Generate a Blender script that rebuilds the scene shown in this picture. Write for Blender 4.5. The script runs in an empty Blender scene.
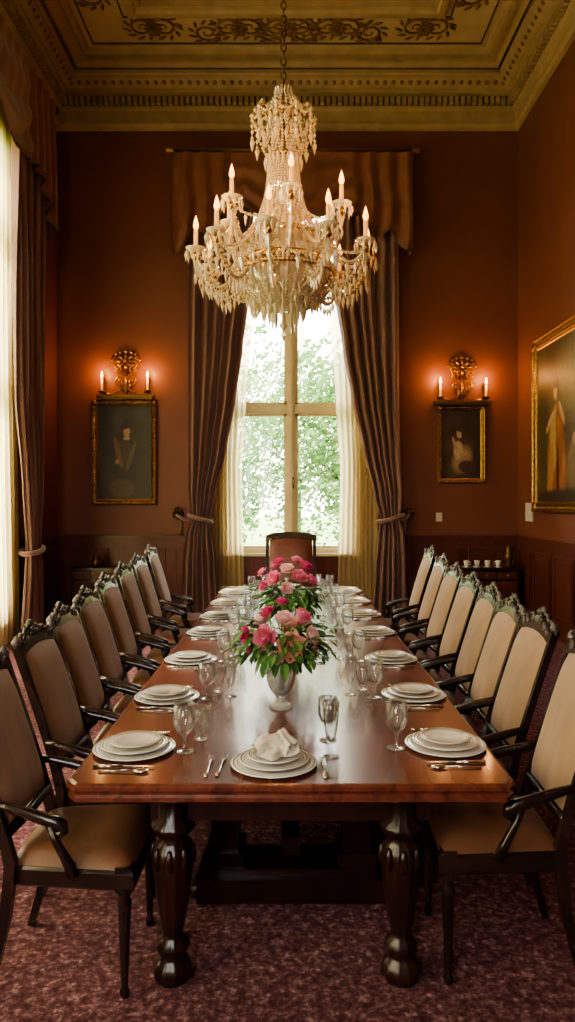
import bpy, math, random
from math import sin, cos, pi, radians
from mathutils import Vector, Matrix, noise
random.seed(7)
F=720.0; CX=291.0; CY=502.0; H=1.73
def PX(u,d): return (u-CX)*d/F
def PZ(v,d): return H-(v-CY)*d/F

# ------------------------------------------------------------------ materials
def newmat(name):
    m=bpy.data.materials.new(name); m.use_nodes=True
    nt=m.node_tree; b=nt.nodes.get('Principled BSDF'); return m,nt,b
def pmat(name,col,rough=.5,metal=0,spec=.5,col2=None,scale=8,detail=4,bump=0,bscale=None,coat=0,trans=0,stretch=None,emis=None,estr=0,sheen=0,ior=1.45,lo=.35,hi=.65):
    m,nt,b=newmat(name)
    b.inputs['Base Color'].default_value=(*col,1)
    b.inputs['Roughness'].default_value=rough
    b.inputs['Metallic'].default_value=metal
    b.inputs['Specular IOR Level'].default_value=spec
    b.inputs['Coat Weight'].default_value=coat
    b.inputs['Coat Roughness'].default_value=.06
    b.inputs['Transmission Weight'].default_value=trans
    b.inputs['IOR'].default_value=ior
    b.inputs['Sheen Weight'].default_value=sheen
    if emis: 
        b.inputs['Emission Color'].default_value=(*emis,1); b.inputs['Emission Strength'].default_value=estr
    tc=nt.nodes.new('ShaderNodeTexCoord'); mp=nt.nodes.new('ShaderNodeMapping')
    nt.links.new(tc.outputs['Object'],mp.inputs[0])
    if stretch: mp.inputs['Scale'].default_value=stretch
    if col2:
        n=nt.nodes.new('ShaderNodeTexNoise'); n.inputs['Scale'].default_value=scale; n.inputs['Detail'].default_value=detail
        nt.links.new(mp.outputs[0],n.inputs['Vector'])
        r=nt.nodes.new('ShaderNodeValToRGB'); r.color_ramp.elements[0].position=lo; r.color_ramp.elements[1].position=hi
        r.color_ramp.elements[0].color=(*col,1); r.color_ramp.elements[1].color=(*col2,1)
        nt.links.new(n.outputs['Fac'],r.inputs[0]); nt.links.new(r.outputs[0],b.inputs['Base Color'])
    if bump:
        n2=nt.nodes.new('ShaderNodeTexNoise'); n2.inputs['Scale'].default_value=bscale or scale; n2.inputs['Detail'].default_value=5
        nt.links.new(mp.outputs[0],n2.inputs['Vector'])
        bp=nt.nodes.new('ShaderNodeBump'); bp.inputs['Strength'].default_value=bump; bp.inputs['Distance'].default_value=.01
        nt.links.new(n2.outputs['Fac'],bp.inputs['Height']); nt.links.new(bp.outputs[0],b.inputs['Normal'])
    return m

M={}
M['wall']=pmat('wall_paint',(.158,.055,.035),.45,col2=(.178,.064,.041),scale=1.2,bump=.04,bscale=60,spec=.4)
M['wains']=pmat('wainscot_wood',(.085,.024,.017),.3,col2=(.115,.033,.022),scale=3,stretch=(6,6,.6),spec=.5)
M['ceil']=pmat('ceiling_plaster',(.42,.315,.205),.6,col2=(.48,.365,.24),scale=2.5)
M['cornice']=pmat('cornice_plaster',(.33,.235,.145),.5,col2=(.40,.285,.18),scale=5,bump=.1,bscale=30)
M['cdark']=pmat('cornice_shadow_paint',(.085,.045,.025),.6,col2=(.12,.065,.036),scale=10)  # darker tone for cornice bands and ceiling border lines
M['cgold']=pmat('ceiling_ornament_gilt',(.17,.09,.04),.4,metal=.3,col2=(.25,.14,.065),scale=20)
M['gold']=pmat('gilt',(.40,.24,.08),.34,metal=.9,col2=(.22,.12,.035),scale=25,bump=.3,bscale=60)
M['brass']=pmat('brass',(.66,.42,.17),.25,metal=1,col2=(.54,.34,.12),scale=10)
M['rodm']=pmat('aged_brass_rod',(.30,.18,.085),.35,metal=.9,col2=(.38,.23,.11),scale=10)
M['bronze']=pmat('dark_bronze',(.12,.07,.035),.4,metal=.8,col2=(.22,.12,.05),scale=30)
M['frame']=pmat('window_paint',(.60,.50,.30),.4,col2=(.66,.56,.35),scale=4)
M['white']=pmat('plastic_white',(.6,.55,.48),.4,col2=(.64,.6,.53),scale=4)
M['wood']=pmat('dark_mahogany',(.018,.006,.004),.3,col2=(.034,.011,.007),scale=5,stretch=(3,3,.8),coat=.2)
M['chairw']=pmat('chair_wood',(.015,.008,.007),.25,col2=(.030,.014,.011),scale=8,coat=.35)
M['silver_w']=pmat('silvered_carving',(.18,.15,.14),.36,metal=.4,col2=(.030,.020,.018),scale=45,bump=.4,bscale=70,lo=.40,hi=.66)
M['fabric']=pmat('taupe_velvet',(.245,.150,.090),.75,col2=(.320,.200,.122),scale=9,stretch=(1,1,.35),sheen=.15,bump=.15,bscale=120)
M['fabricb']=pmat('brown_backcloth',(.07,.035,.024),.8,col2=(.10,.05,.033),scale=12)
M['leather']=pmat('tan_leather',(.125,.055,.028),.36,col2=(.175,.078,.041),scale=5,bump=.15,bscale=90)
M['redleather']=pmat('oxblood_leather',(.11,.036,.026),.4,col2=(.15,.05,.036),scale=5,bump=.15,bscale=90)
M['drape']=pmat('curtain_cloth',(.155,.073,.060),.6,col2=(.205,.10,.082),scale=3,stretch=(1,1,.3),sheen=.4,bump=.1,bscale=150)
M['valance']=pmat('valance_cloth',(.165,.056,.038),.55,col2=(.215,.076,.052),scale=5,sheen=.3)
M['fringe']=pmat('fringe_trim',(.20,.11,.065),.7,col2=(.10,.05,.03),scale=60)
M['porcelain']=pmat('porcelain',(.70,.67,.62),.16,col2=(.74,.71,.66),scale=5,coat=.5)
M['rim']=pmat('plate_rim_band',(.40,.36,.30),.25,metal=.4,col2=(.30,.27,.23),scale=120)
M['steel']=pmat('silverware',(.62,.58,.52),.18,metal=1,col2=(.7,.66,.6),scale=20)
M['linen']=pmat('linen',(.60,.53,.44),.8,col2=(.68,.61,.51),scale=8,bump=.2,bscale=90)
M['candle']=pmat('candle_sleeve',(.70,.45,.19),.5,col2=(.76,.50,.23),scale=10,emis=(1,.42,.10),estr=.4)  # weak emission puts the flame's glow into the sleeve itself
M['flame']=pmat('flame_bulb',(1,.6,.25),.4,col2=(1,.66,.3),scale=10,emis=(1,.40,.06),estr=3.2)
M['crystal']=pmat('crystal',(.92,.76,.56),.05,col2=(1,.88,.70),scale=60,trans=.52,spec=.9,ior=1.6)
M['leaf']=pmat('leaf_green',(.05,.13,.03),.45,col2=(.11,.23,.06),scale=14)
M['stem']=pmat('stem_green',(.05,.12,.03),.5,col2=(.07,.16,.04),scale=14)
def petalmat(name,c,c2,tr=.4,sc=22):
    m,nt,b=newmat(name); nt.nodes.remove(b); o=nt.nodes['Material Output']
    n=nt.nodes.new('ShaderNodeTexNoise'); n.inputs['Scale'].default_value=sc; tc=nt.nodes.new('ShaderNodeTexCoord'); nt.links.new(tc.outputs['Object'],n.inputs['Vector'])
    r=nt.nodes.new('ShaderNodeValToRGB'); r.color_ramp.elements[0].position=.35; r.color_ramp.elements[1].position=.65
    r.color_ramp.elements[0].color=(*c,1); r.color_ramp.elements[1].color=(*c2,1); nt.links.new(n.outputs['Fac'],r.inputs[0])
    d=nt.nodes.new('ShaderNodeBsdfDiffuse'); t=nt.nodes.new('ShaderNodeBsdfTranslucent'); mx=nt.nodes.new('ShaderNodeMixShader'); mx.inputs[0].default_value=tr
    nt.links.new(r.outputs[0],d.inputs[0]); nt.links.new(r.outputs[0],t.inputs[0]); nt.links.new(d.outputs[0],mx.inputs[1]); nt.links.new(t.outputs[0],mx.inputs[2]); nt.links.new(mx.outputs[0],o.inputs[0])
    return m
for k,c,c2 in (('pk1',(.80,.20,.36),(.90,.38,.52)),('pk2',(.62,.07,.22),(.78,.17,.35)),('pk3',(.88,.42,.33),(.94,.58,.48)),('pk4',(.90,.56,.58),(.95,.72,.72))):
    M[k]=petalmat('petal_'+k,c,c2)
M['tleaf']=petalmat('tree_leaf',(.09,.17,.055),(.24,.36,.15),.35,1.2)
M['bark']=pmat('bark',(.12,.09,.06),.9,col2=(.18,.14,.09),scale=5)
M['lawn']=pmat('lawn_grass',(.16,.26,.08),.9,col2=(.26,.37,.13),scale=2)

# carpet
m,nt,b=newmat('patterned_carpet'); b.inputs['Roughness'].default_value=.95; b.inputs['Specular IOR Level'].default_value=.1
tc=nt.nodes.new('ShaderNodeTexCoord')
vo=nt.nodes.new('ShaderNodeTexVoronoi'); vo.inputs['Scale'].default_value=42; nt.links.new(tc.outputs['Object'],vo.inputs['Vector'])
no=nt.nodes.new('ShaderNodeTexNoise'); no.inputs['Scale'].default_value=26; no.inputs['Detail'].default_value=8; no.inputs['Roughness'].default_value=.8; nt.links.new(tc.outputs['Object'],no.inputs['Vector'])
r1=nt.nodes.new('ShaderNodeValToRGB'); e=r1.color_ramp.elements
e[0].position=.40; e[0].color=(.115,.046,.054,1); e[1].position=.63; e[1].color=(.50,.36,.36,1)
x=e.new(.52); x.color=(.225,.110,.120,1)
nt.links.new(no.outputs['Fac'],r1.inputs[0])
r2=nt.nodes.new('ShaderNodeValToRGB'); r2.color_ramp.elements[0].position=.0; r2.color_ramp.elements[0].color=(1.3,1.15,1.15,1); r2.color_ramp.elements[1].position=.55; r2.color_ramp.elements[1].color=(.6,.5,.52,1)
nt.links.new(vo.outputs['Distance'],r2.inputs[0])
mx=nt.nodes.new('ShaderNodeMixRGB'); mx.blend_type='MULTIPLY'; mx.inputs[0].default_value=1
nt.links.new(r1.outputs[0],mx.inputs[1]); nt.links.new(r2.outputs[0],mx.inputs[2]); nt.links.new(mx.outputs[0],b.inputs['Base Color'])
bp=nt.nodes.new('ShaderNodeBump'); bp.inputs['Strength'].default_value=.5; bp.inputs['Distance'].default_value=.01
nt.links.new(no.outputs['Fac'],bp.inputs['Height']); nt.links.new(bp.outputs[0],b.inputs['Normal'])
M['carpet']=m
# table wood
m,nt,b=newmat('polished_mahogany'); b.inputs['Roughness'].default_value=.26; b.inputs['Coat Weight'].default_value=.3; b.inputs['Coat Roughness'].default_value=.10
tc=nt.nodes.new('ShaderNodeTexCoord'); mp=nt.nodes.new('ShaderNodeMapping'); mp.inputs['Scale'].default_value=(9,.8,9)
nt.links.new(tc.outputs['Object'],mp.inputs[0])
no=nt.nodes.new('ShaderNodeTexNoise'); no.inputs['Scale'].default_value=2.2; no.inputs['Detail'].default_value=8; no.inputs['Distortion'].default_value=.8
nt.links.new(mp.outputs[0],no.inputs['Vector'])
r1=nt.nodes.new('ShaderNodeValToRGB'); e=r1.color_ramp.elements
e[0].position=.3; e[0].color=(.078,.019,.013,1); e[1].position=.72; e[1].color=(.185,.052,.032,1)
nt.links.new(no.outputs['Fac'],r1.inputs[0]); nt.links.new(r1.outputs[0],b.inputs['Base Color'])
M['table']=m
def sheermat(name,col,tr):
    m=bpy.data.materials.new(name); m.use_nodes=True; nt=m.node_tree; nt.nodes.clear()
    o=nt.nodes.new('ShaderNodeOutputMaterial'); a=nt.nodes.new('ShaderNodeBsdfTransparent'); t=nt.nodes.new('ShaderNodeBsdfTranslucent'); d=nt.nodes.new('ShaderNodeBsdfDiffuse')
    t.inputs[0].default_value=(*col,1); d.inputs[0].default_value=(*col,1); a.inputs[0].default_value=(1,.96,.85,1)
    w=nt.nodes.new('ShaderNodeTexNoise'); w.inputs['Scale'].default_value=6
    m1=nt.nodes.new('ShaderNodeMixShader'); m1.inputs[0].default_value=.25; m2=nt.nodes.new('ShaderNodeMixShader')
    mr=nt.nodes.new('ShaderNodeMapRange'); mr.inputs[3].default_value=tr-.08; mr.inputs[4].default_value=tr+.08
    nt.links.new(w.outputs[0],mr.inputs[0]); nt.links.new(mr.outputs[0],m2.inputs[0])
    nt.links.new(t.outputs[0],m1.inputs[1]); nt.links.new(d.outputs[0],m1.inputs[2]); nt.links.new(m1.outputs[0],m2.inputs[1]); nt.links.new(a.outputs[0],m2.inputs[2]); nt.links.new(m2.outputs[0],o.inputs[0])
    return m
M['sheer']=sheermat('sheer_voile',(.88,.76,.50),.25)
M['sheer_l']=sheermat('sheer_voile_heavy',(.98,.84,.50),.28)
def thinglass(name,tint,gl,edge,mul=.75,rough=.03):
    m=bpy.data.materials.new(name); m.use_nodes=True; nt=m.node_tree; nt.nodes.clear()
    o=nt.nodes.new('ShaderNodeOutputMaterial'); a=nt.nodes.new('ShaderNodeBsdfTransparent'); g=nt.nodes.new('ShaderNodeBsdfGlossy'); g.inputs['Roughness'].default_value=rough
    a.inputs[0].default_value=(*tint,1)
    lw=nt.nodes.new('ShaderNodeLayerWeight'); lw.inputs['Blend'].default_value=edge
    ma=nt.nodes.new('ShaderNodeMath'); ma.operation='MULTIPLY_ADD'; ma.inputs[1].default_value=mul; ma.inputs[2].default_value=gl
    nt.links.new(lw.outputs['Fresnel'],ma.inputs[0])
    mm=nt.nodes.new('ShaderNodeMixShader'); nt.links.new(ma.outputs[0],mm.inputs[0])
    nt.links.new(a.outputs[0],mm.inputs[1]); nt.links.new(g.outputs[0],mm.inputs[2])
    d=nt.nodes.new('ShaderNodeBsdfTranslucent'); d.inputs[0].default_value=(.9,.92,.92,1); m3=nt.nodes.new('ShaderNodeMixShader'); m3.inputs[0].default_value=.04 if gl>.03 else 0
    nt.links.new(mm.outputs[0],m3.inputs[1]); nt.links.new(d.outputs[0],m3.inputs[2]); nt.links.new(m3.outputs[0],o.inputs[0])
    return m
M['pane']=thinglass('window_glass',(.98,.99,.98),.02,.1)
M['glass']=thinglass('drinking_glass',(.96,.97,.97),.07,.20,.7)
M['crystalv']=pmat('cut_glass',(.92,.92,.90),.07,col2=(.80,.80,.78),scale=30,trans=.80,ior=1.5,bump=.4,bscale=40)
m,nt,b=newmat('oil_paint'); at=nt.nodes.new('ShaderNodeAttribute'); at.attribute_name='Col'; nt.links.new(at.outputs['Color'],b.inputs['Base Color']); b.inputs['Roughness'].default_value=.45
M['oil']=m

# ------------------------------------------------------------------ mesh builder
class MB:
    def __init__(s): s.v=[]; s.f=[]; s.mi=[]; s.sm=[]; s.mats=[]
    def mid(s,k):
        if k not in s.mats: s.mats.append(k)
        return s.mats.index(k)
    def add(s,vs,fs,k,smooth=False):
        o=len(s.v); i=s.mid(k); s.v.extend([tuple(p) for p in vs])
        for f in fs: s.f.append([a+o for a in f]); s.mi.append(i); s.sm.append(smooth)
    def box(s,c,d,k,R=None,taper=1):
        vs=[]
        for z in (-.5,.5):
            t=taper if z>0 else 1
            for x,y in ((-.5,-.5),(.5,-.5),(.5,.5),(-.5,.5)):
                p=Vector((x*d[0]*t,y*d[1]*t,z*d[2]))
                if R: p=R@p
                vs.append(p+Vector(c))
        s.add(vs,[(3,2,1,0),(4,5,6,7),(0,1,5,4),(1,2,6,5),(2,3,7,6),(3,0,4,7)],k)
    def lathe(s,prof,c,k,seg=20,smooth=True,flute=0,famp=0,axis=None,cap=True):
        vs=[];n=len(prof); c=Vector(c)
        Rm=Vector((0,0,1)).rotation_difference(Vector(axis).normalized()).to_matrix() if axis else None
        for (r,z) in prof:
            for j in range(seg):
                a=2*pi*j/seg; rr=r*(1+famp*cos(flute*a)) if flute else r
                p=Vector((rr*cos(a),rr*sin(a),z))
                if Rm: p=Rm@p
                vs.append(c+p)
        fs=[]
        for i in range(n-1):
            for j in range(seg):
                j2=(j+1)%seg; fs.append((i*seg+j,i*seg+j2,(i+1)*seg+j2,(i+1)*seg+j))
        if cap:
            fs.append(tuple(range(seg))[::-1]); fs.append(tuple((n-1)*seg+j for j in range(seg)))
        s.add(vs,fs,k,smooth)
    def tube(s,pts,rad,k,seg=8,smooth=True,flat=1.0,up=None):
        pts=[Vector(p) for p in pts]; n=len(pts)
        if not isinstance(rad,(list,tuple)): rad=[rad]*n
        vs=[]; prev=None
        for i,p in enumerate(pts):
            t=(pts[min(i+1,n-1)]-pts[max(i-1,0)])
            if t.length<1e-9: t=Vector((0,0,1))
            t.normalize()
            if prev is None:
                ref=Vector(up) if up else (Vector((0,0,1)) if abs(t.z)<.9 else Vector((1,0,0)))
                a=t.cross(ref).normalized()
            else:
                a=(prev-t*prev.dot(t))
                if a.length<1e-6: a=t.orthogonal()
                a.normalize()
            prev=a; b=t.cross(a)
            for j in range(seg):
                th=2*pi*(j+.5)/seg; vs.append(p+(a*cos(th)+b*sin(th)*flat)*rad[i])
        fs=[]
        for i in range(n-1):
            for j in range(seg):
                j2=(j+1)%seg; fs.append((i*seg+j,i*seg+j2,(i+1)*seg+j2,(i+1)*seg+j))
        fs.append(tuple(range(seg))[::-1]); fs.append(tuple((n-1)*seg+j for j in range(seg)))
        s.add(vs,fs,k,smooth)
    def ell(s,c,r,k,nu=10,nv=6,smooth=True,R=None):
        if not isinstance(r,(list,tuple)): r=(r,r,r)
        vs=[];c=Vector(c)
        def P(x,y,z):
            p=Vector((x*r[0],y*r[1],z*r[2])); 
            return c+(R@p if R else p)
        vs.append(P(0,0,-1))
        for i in range(1,nv):
            ph=-pi/2+pi*i/nv
            for j in range(nu):
                a=2*pi*j/nu; vs.append(P(cos(ph)*cos(a),cos(ph)*sin(a),sin(ph)))
        vs.append(P(0,0,1)); L=len(vs)-1; fs=[]
        for j in range(nu):
            fs.append((0,1+(j+1)%nu,1+j)); b0=1+(nv-2)*nu; fs.append((b0+j,b0+(j+1)%nu,L))
        for i in range(nv-2):
            for j in range(nu):
                a=1+i*nu; fs.append((a+j,a+(j+1)%nu,a+nu+(j+1)%nu,a+nu+j))
        s.add(vs,fs,k,smooth)
    def octa(s,c,r,rz,k,zo=0):
        x,y,z=c
        s.add([(x+r,y,z+zo),(x,y+r,z+zo),(x-r,y,z+zo),(x,y-r,z+zo),(x,y,z+rz),(x,y,z-rz)],[(0,1,4),(1,2,4),(2,3,4),(3,0,4),(1,0,5),(2,1,5),(3,2,5),(0,3,5)],k)
    def surf(s,fn,nu,nv,k,smooth=True,flip=False):
        vs=[fn(i/nu,j/nv) for j in range(nv+1) for i in range(nu+1)]; w=nu+1
        fs=[(j*w+i,j*w+i+1,(j+1)*w+i+1,(j+1)*w+i) for j in range(nv) for i in range(nu)]
        if flip: fs=[f[::-1] for f in fs]
        s.add(vs,fs,k,smooth)
    def prism(s,poly,fn,k,smooth=False):
        n=len(poly); vs=[fn(p,0) for p in poly]+[fn(p,1) for p in poly]
        fs=[tuple(range(n))[::-1],tuple(range(n,2*n))]+[(i,(i+1)%n,n+(i+1)%n,n+i) for i in range(n)]
        s.add(vs,fs,k,smooth)
    def mesh(s,name):
        me=bpy.data.meshes.new(name); me.from_pydata(s.v,[],s.f)
        for k in s.mats: me.materials.append(M[k])
        me.polygons.foreach_set('material_index',s.mi); me.polygons.foreach_set('use_smooth',s.sm); me.update()
        return me
    def obj(s,name,loc=(0,0,0),rot=(0,0,0),parent=None,scale=(1,1,1)):
        return mkobj(name,s.mesh(name),loc,rot,parent,scale)
def mkobj(name,me,loc=(0,0,0),rot=(0,0,0),parent=None,scale=(1,1,1)):
    o=bpy.data.objects.new(name,me); bpy.context.scene.collection.objects.link(o)
    o.location=loc; o.rotation_euler=rot; o.scale=scale
    if parent: o.parent=parent
    return o
def empty(name,loc=(0,0,0)):
    return mkobj(name,None,loc)
def spiral(c,r0,turns,a0,ax1,ax2,n=22,sgn=1,rend=.15):
    c=Vector(c);ax1=Vector(ax1);ax2=Vector(ax2);out=[]
    for i in range(n+1):
        t=i/n; r=r0*(1-t*(1-rend)); a=a0+sgn*turns*2*pi*t
        out.append(c+ax1*(r*cos(a))+ax2*(r*sin(a)))
    return out

# ------------------------------------------------------------------ room shell
XL,XR,YF,YB,ZC=-3.48,3.37,-2.2,10.7,8.12
T=.3
b=MB(); b.box(((XL+XR)/2,(YF+YB)/2,-.05),(XR-XL+2*T,YB-YF+2*T,.1),'carpet'); b.obj('floor')
def wall_with_holes(name,axis,pos,outd,a0,a1,z0,z1,holes):
    b=MB(); cuts=sorted(set([a0,a1]+[h for q in holes for h in q[:2]]))
    def bx_(p0,p1,q0,q1):
        if p1-p0<1e-4 or q1-q0<1e-4: return
        if axis=='x': b.box(((p0+p1)/2,pos+outd*T/2,(q0+q1)/2),(p1-p0,T,q1-q0),'wall')
        else: b.box((pos+outd*T/2,(p0+p1)/2,(q0+q1)/2),(T,p1-p0,q1-q0),'wall')
    for i in range(len(cuts)-1):
        c0,c1=cuts[i],cuts[i+1]; hs=[q for q in holes if q[0]<=c0+1e-6 and q[1]>=c1-1e-6]
        if hs: bx_(c0,c1,z0,hs[0][2]); bx_(c0,c1,hs[0][3],z1)
        else: bx_(c0,c1,z0,z1)
    return b.obj(name)
BW=(-.92,.92,.95,6.15)
LW=[(6.55,8.75,.35,6.1),(2.9,5.1,.35,6.1),(-.9,1.3,.35,6.1)]
FILLW=[(-1.9,-.5,1.2,6.1)]  # unseen window behind the camera, added for frontal fill light
wall_with_holes('wall_back','x',YB,1,XL-T,XR+T,0,ZC+.3,[BW])
wall_with_holes('wall_front','x',YF,-1,XL-T,XR+T,0,ZC+.3,FILLW)
wall_with_holes('wall_left','y',XL,-1,YF,YB,0,ZC+.3,LW)
wall_with_holes('wall_right','y',XR,1,YF,YB,0,ZC+.3,[])
def ringpts(i,z,o=0): return [(XL+i,YF+i,z),(XR-i,YF+i,z),(XR-i,YB-i,z),(XL+i,YB-i,z)]
def rings(b,prof,k):
    for a in range(len(prof)-1):
        p=ringpts(*prof[a]);q=ringpts(*prof[a+1])
        for j in range(4):
            j2=(j+1)%4; b.add([p[j],p[j2],q[j2],q[j]],[(0,1,2,3)],k)
def arc(i0,z0,i1,z1,n=6,conv=True):
    out=[]
    for j in range(n+1):
        t=j/n*pi/2
        if conv: out.append((i0+(i1-i0)*(1-cos(t)),z0+(z1-z0)*sin(t)))
        else: out.append((i0+(i1-i0)*sin(t),z0+(z1-z0)*(1-cos(t))))
    return out
b=MB()
rings(b,[(0,7.24),(.05,7.25)]+arc(.05,7.25,.10,7.31)+[(.07,7.33),(.07,7.50)],'cornice')
rings(b,[(.07,7.50),(.11,7.53),(.11,7.56)],'cornice')
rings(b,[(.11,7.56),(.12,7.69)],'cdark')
rings(b,[(.12,7.69),(.22,7.70),(.22,7.74)]+arc(.22,7.74,.36,7.86,6,False)+[(.38,7.88),(.38,7.93)],'cornice')
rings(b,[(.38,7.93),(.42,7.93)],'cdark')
rings(b,arc(.42,7.93,.50,7.99)+[(.52,7.99),(.52,7.96),(.58,7.96),(.58,8.02),(.64,8.04),(.66,8.08)],'cornice')
b.obj('trim_cornice')
b=MB()
n=int((XR-XL-.3)/.085)
for i in range(n):
    x=XL+.17+i*(XR-XL-.34)/(n-1); b.box((x,YB-.145,7.615),(.052,.07,.10),'cornice')
n=int((YB-.2-2)/.085)
for i in range(n):
    y=2+i*(YB-.17-2)/(n-1)
    b.box((XL+.145,y,7.615),(.07,.052,.10),'cornice'); b.box((XR-.145,y,7.615),(.07,.052,.10),'cornice')
n=int((XR-XL-.5)/.12)
for i in range(n):
    x=XL+.3+i*(XR-XL-.6)/(n-1); b.ell((x,YB-.31,7.80),(.042,.035,.05),'cgold',8,5)
for i in range(58):
    y=3+i*.13
    b.ell((XL+.31,y,7.80),(.035,.042,.05),'cgold',8,5); b.ell((XR-.31,y,7.80),(.035,.042,.05),'cgold',8,5)
b.obj('trim_dentils')
b=MB()
rings(b,[(.66,8.08),(1.36,8.08)],'ceil')
rings(b,[(1.36,8.08),(1.36,8.02)]+arc(1.36,8.02,1.42,7.98)+[(1.48,7.98),(1.50,8.02),(1.56,8.02),(1.58,8.10)],'cornice')
rings(b,[(1.58,8.10),(2.2,8.10)],'ceil')
rings(b,[(2.2,8.10),(2.2,8.03),(2.3,8.03),(2.32,8.1)],'cornice')
rings(b,[(2.32,8.1),(2.9,8.1),(3.3,8.1)],'ceil')
b.box(((XL+XR)/2,(YF+YB)/2,ZC+.15),(XR-XL+2*T,YB-YF+2*T,.3),'ceil')
b.obj('ceiling')
b=MB()
for ins in (.74,1.28):
    p=ringpts(ins,8.074)
    for j in range(4): b.tube([p[j],p[(j+1)%4]],.013,'cdark',4,False)
def arab(cx,cy,w,ax):
    A=Vector(ax); B=Vector((-A.y,A.x,0)); z=8.07; C=Vector((cx,cy,z))
    for s in (-1,1):
        for k,(o,r) in enumerate(((.0,.19),(.30,.18),(.56,.14))):
            if o>w: continue
            c=C+A*s*(o+.14)+B*(.05 if k%2 else -.05)
            b.tube(spiral(c,r,1.6,pi if s>0 else 0,A,B,24,1 if (s>0)^(k%2) else -1),[.026*(1-.6*i/24) for i in range(25)],'cgold',5,flat=.6)
            for q in range(11):
                aa=q*.6+k; pp=c+A*(cos(aa)*r*1.15)+B*(sin(aa)*r*1.15)
                R=Matrix.Rotation(aa+.7+math.atan2(A.y,A.x),3,'Z'); b.ell(pp,(.07,.026,.012),'cgold',6,4,R=R)
    for q in range(8):
        aa=q*pi/4; b.ell(C+A*cos(aa)*.06+B*sin(aa)*.06,(.055,.02,.015),'cgold',6,4,R=Matrix.Rotation(aa,3,'Z'))
yy=YB-1.02
arab(-1.85,yy,.2,(1,0,0)); arab(1.8,yy,.2,(1,0,0)); arab(-.7,yy,.4,(1,0,0)); arab(.62,yy,.4,(1,0,0)); arab(-.05,yy,.1,(1,0,0))
for y in (8.6,7.2,5.6,4.0):
    arab(XL+1.02,y,.4,(0,1,0)); arab(XR-1.02,y,.4,(0,1,0))
b.obj('trim_ceiling_ornament')
def wainscot(name,axis,pos,ind,a0,a1,holes=()):
    b=MB()
    def bb(c,d,zc,zh,off,th,k='wains'):
        if axis=='x': b.box((c,pos+ind*(off+th/2),zc),(d,th,zh),k)
        else: b.box((pos+ind*(off+th/2),c,zc),(th,d,zh),k)
    segs=[];cur=a0
    for h in sorted(holes):
        segs.append((cur,h[0])); cur=h[1]
    segs.append((cur,a1))
    for s0,s1 in segs:
        L=s1-s0
        if L<.1: continue
        c=(s0+s1)/2
        bb(c,L,.6,1.2,0,.02)
        bb(c,L,1.215,.05,0,.06); bb(c,L,1.18,.03,0,.04); bb(c,L,.09,.18,.02,.025); bb(c,L,.2,.03,.02,.04)
        n=max(1,round(L/.75)); w=L/n
        for i in range(n):
            cc=s0+w*(i+.5)
            bb(cc,w-.16,.66,.74,.02,.012)
            bb(cc,w-.24,.66,.66,.032,.01)
            for sg in (-1,1): bb(cc+sg*(w-.16)/2,.025,.66,.77,.02,.022)
            for zz in (.285,1.035): bb(cc,w-.14,zz,.025,.02,.022)
    return b.obj(name)
wainscot('trim_wainscot_back','x',YB,-1,XL,XR,[(-.95,.95)])
b=MB(); b.box((0,YB-.02,.47),(1.9,.04,.94),'wains'); b.box((0,YB-.04,.95),(2.0,.12,.04),'frame'); b.obj('trim_window_sill')
wainscot('trim_wainscot_right','y',XR,-1,YF,YB)
wainscot('trim_wainscot_left','y',XL,1,YF,YB,[(h[0]-.05,h[1]+.05) for h in LW])
wainscot('trim_wainscot_front','x',YF,1,XL,XR,[(h[0]-.05,h[1]+.05) for h in FILLW])
def window(name,axis,pos,outd,a0,a1,z0,z1,trans,muntins=1):
    b=MB(); ca=(a0+a1)/2; w=a1-a0
    def bb(c,d,zc,zh,off,th,k='frame'):
        if axis=='x': b.box((c,pos+outd*off,zc),(d,th,zh),k)
        else: b.box((pos+outd*off,c,zc),(th,d,zh),k)
    zc=(z0+z1)/2; h=z1-z0
    for s in (-1,1):
        bb(ca+s*(w/2-.04),.08,zc,h,.12,.2)
        bb(ca+s*(w/2+.05),.14,zc,h+.2,-.02,.04)
    bb(ca,w,z1-.04,.08,.12,.2); bb(ca,w,z0+.04,.08,.12,.2)
    bb(ca,w+.24,z1+.06,.14,-.02,.04)
    bb(ca,.13,zc,h,.12,.09); bb(ca,.04,zc,h,.06,.05)
    for zt in trans: bb(ca,w,zt,.13,.12,.1)
    for s in (-1,1):
        pw=w/2-.145; pc=ca+s*(.065+pw/2)
        zs=[z0+.08]+[z for z in trans]+[z1-.08]
        for i in range(len(zs)-1):
            lo=zs[i]+(.065 if i>0 else 0); hi=zs[i+1]-(.065 if i<len(zs)-2 else 0)
            for q in (-1,1): bb(pc+q*(pw/2-.02),.04,(lo+hi)/2,hi-lo,.13,.05)
            bb(pc,pw,lo+.02,.04,.13,.05); bb(pc,pw,hi-.02,.04,.13,.05)
    bb(ca,w-.1,zc,h-.1,.15,.004,'pane')
    if axis=='x' and outd>0:
        b.box((ca+.03,pos,2.02),(.03,.03,.16),'bronze'); b.tube([(ca+.03,pos-.02,2.05),(ca+.03,pos-.06,2.05),(ca+.03,pos-.06,1.93)],.012,'bronze')
    return b.obj(name)
window('window_1','x',YB,1,*BW,[3.12,5.2])
for i,h in enumerate(LW): window('window_%d'%(i+2),'y',XL,-1,*h,[3.12,5.0])
for i,h in enumerate(FILLW): window('window_%d'%(i+5),'x',YF,-1,*h,[3.12,5.0])

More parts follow.
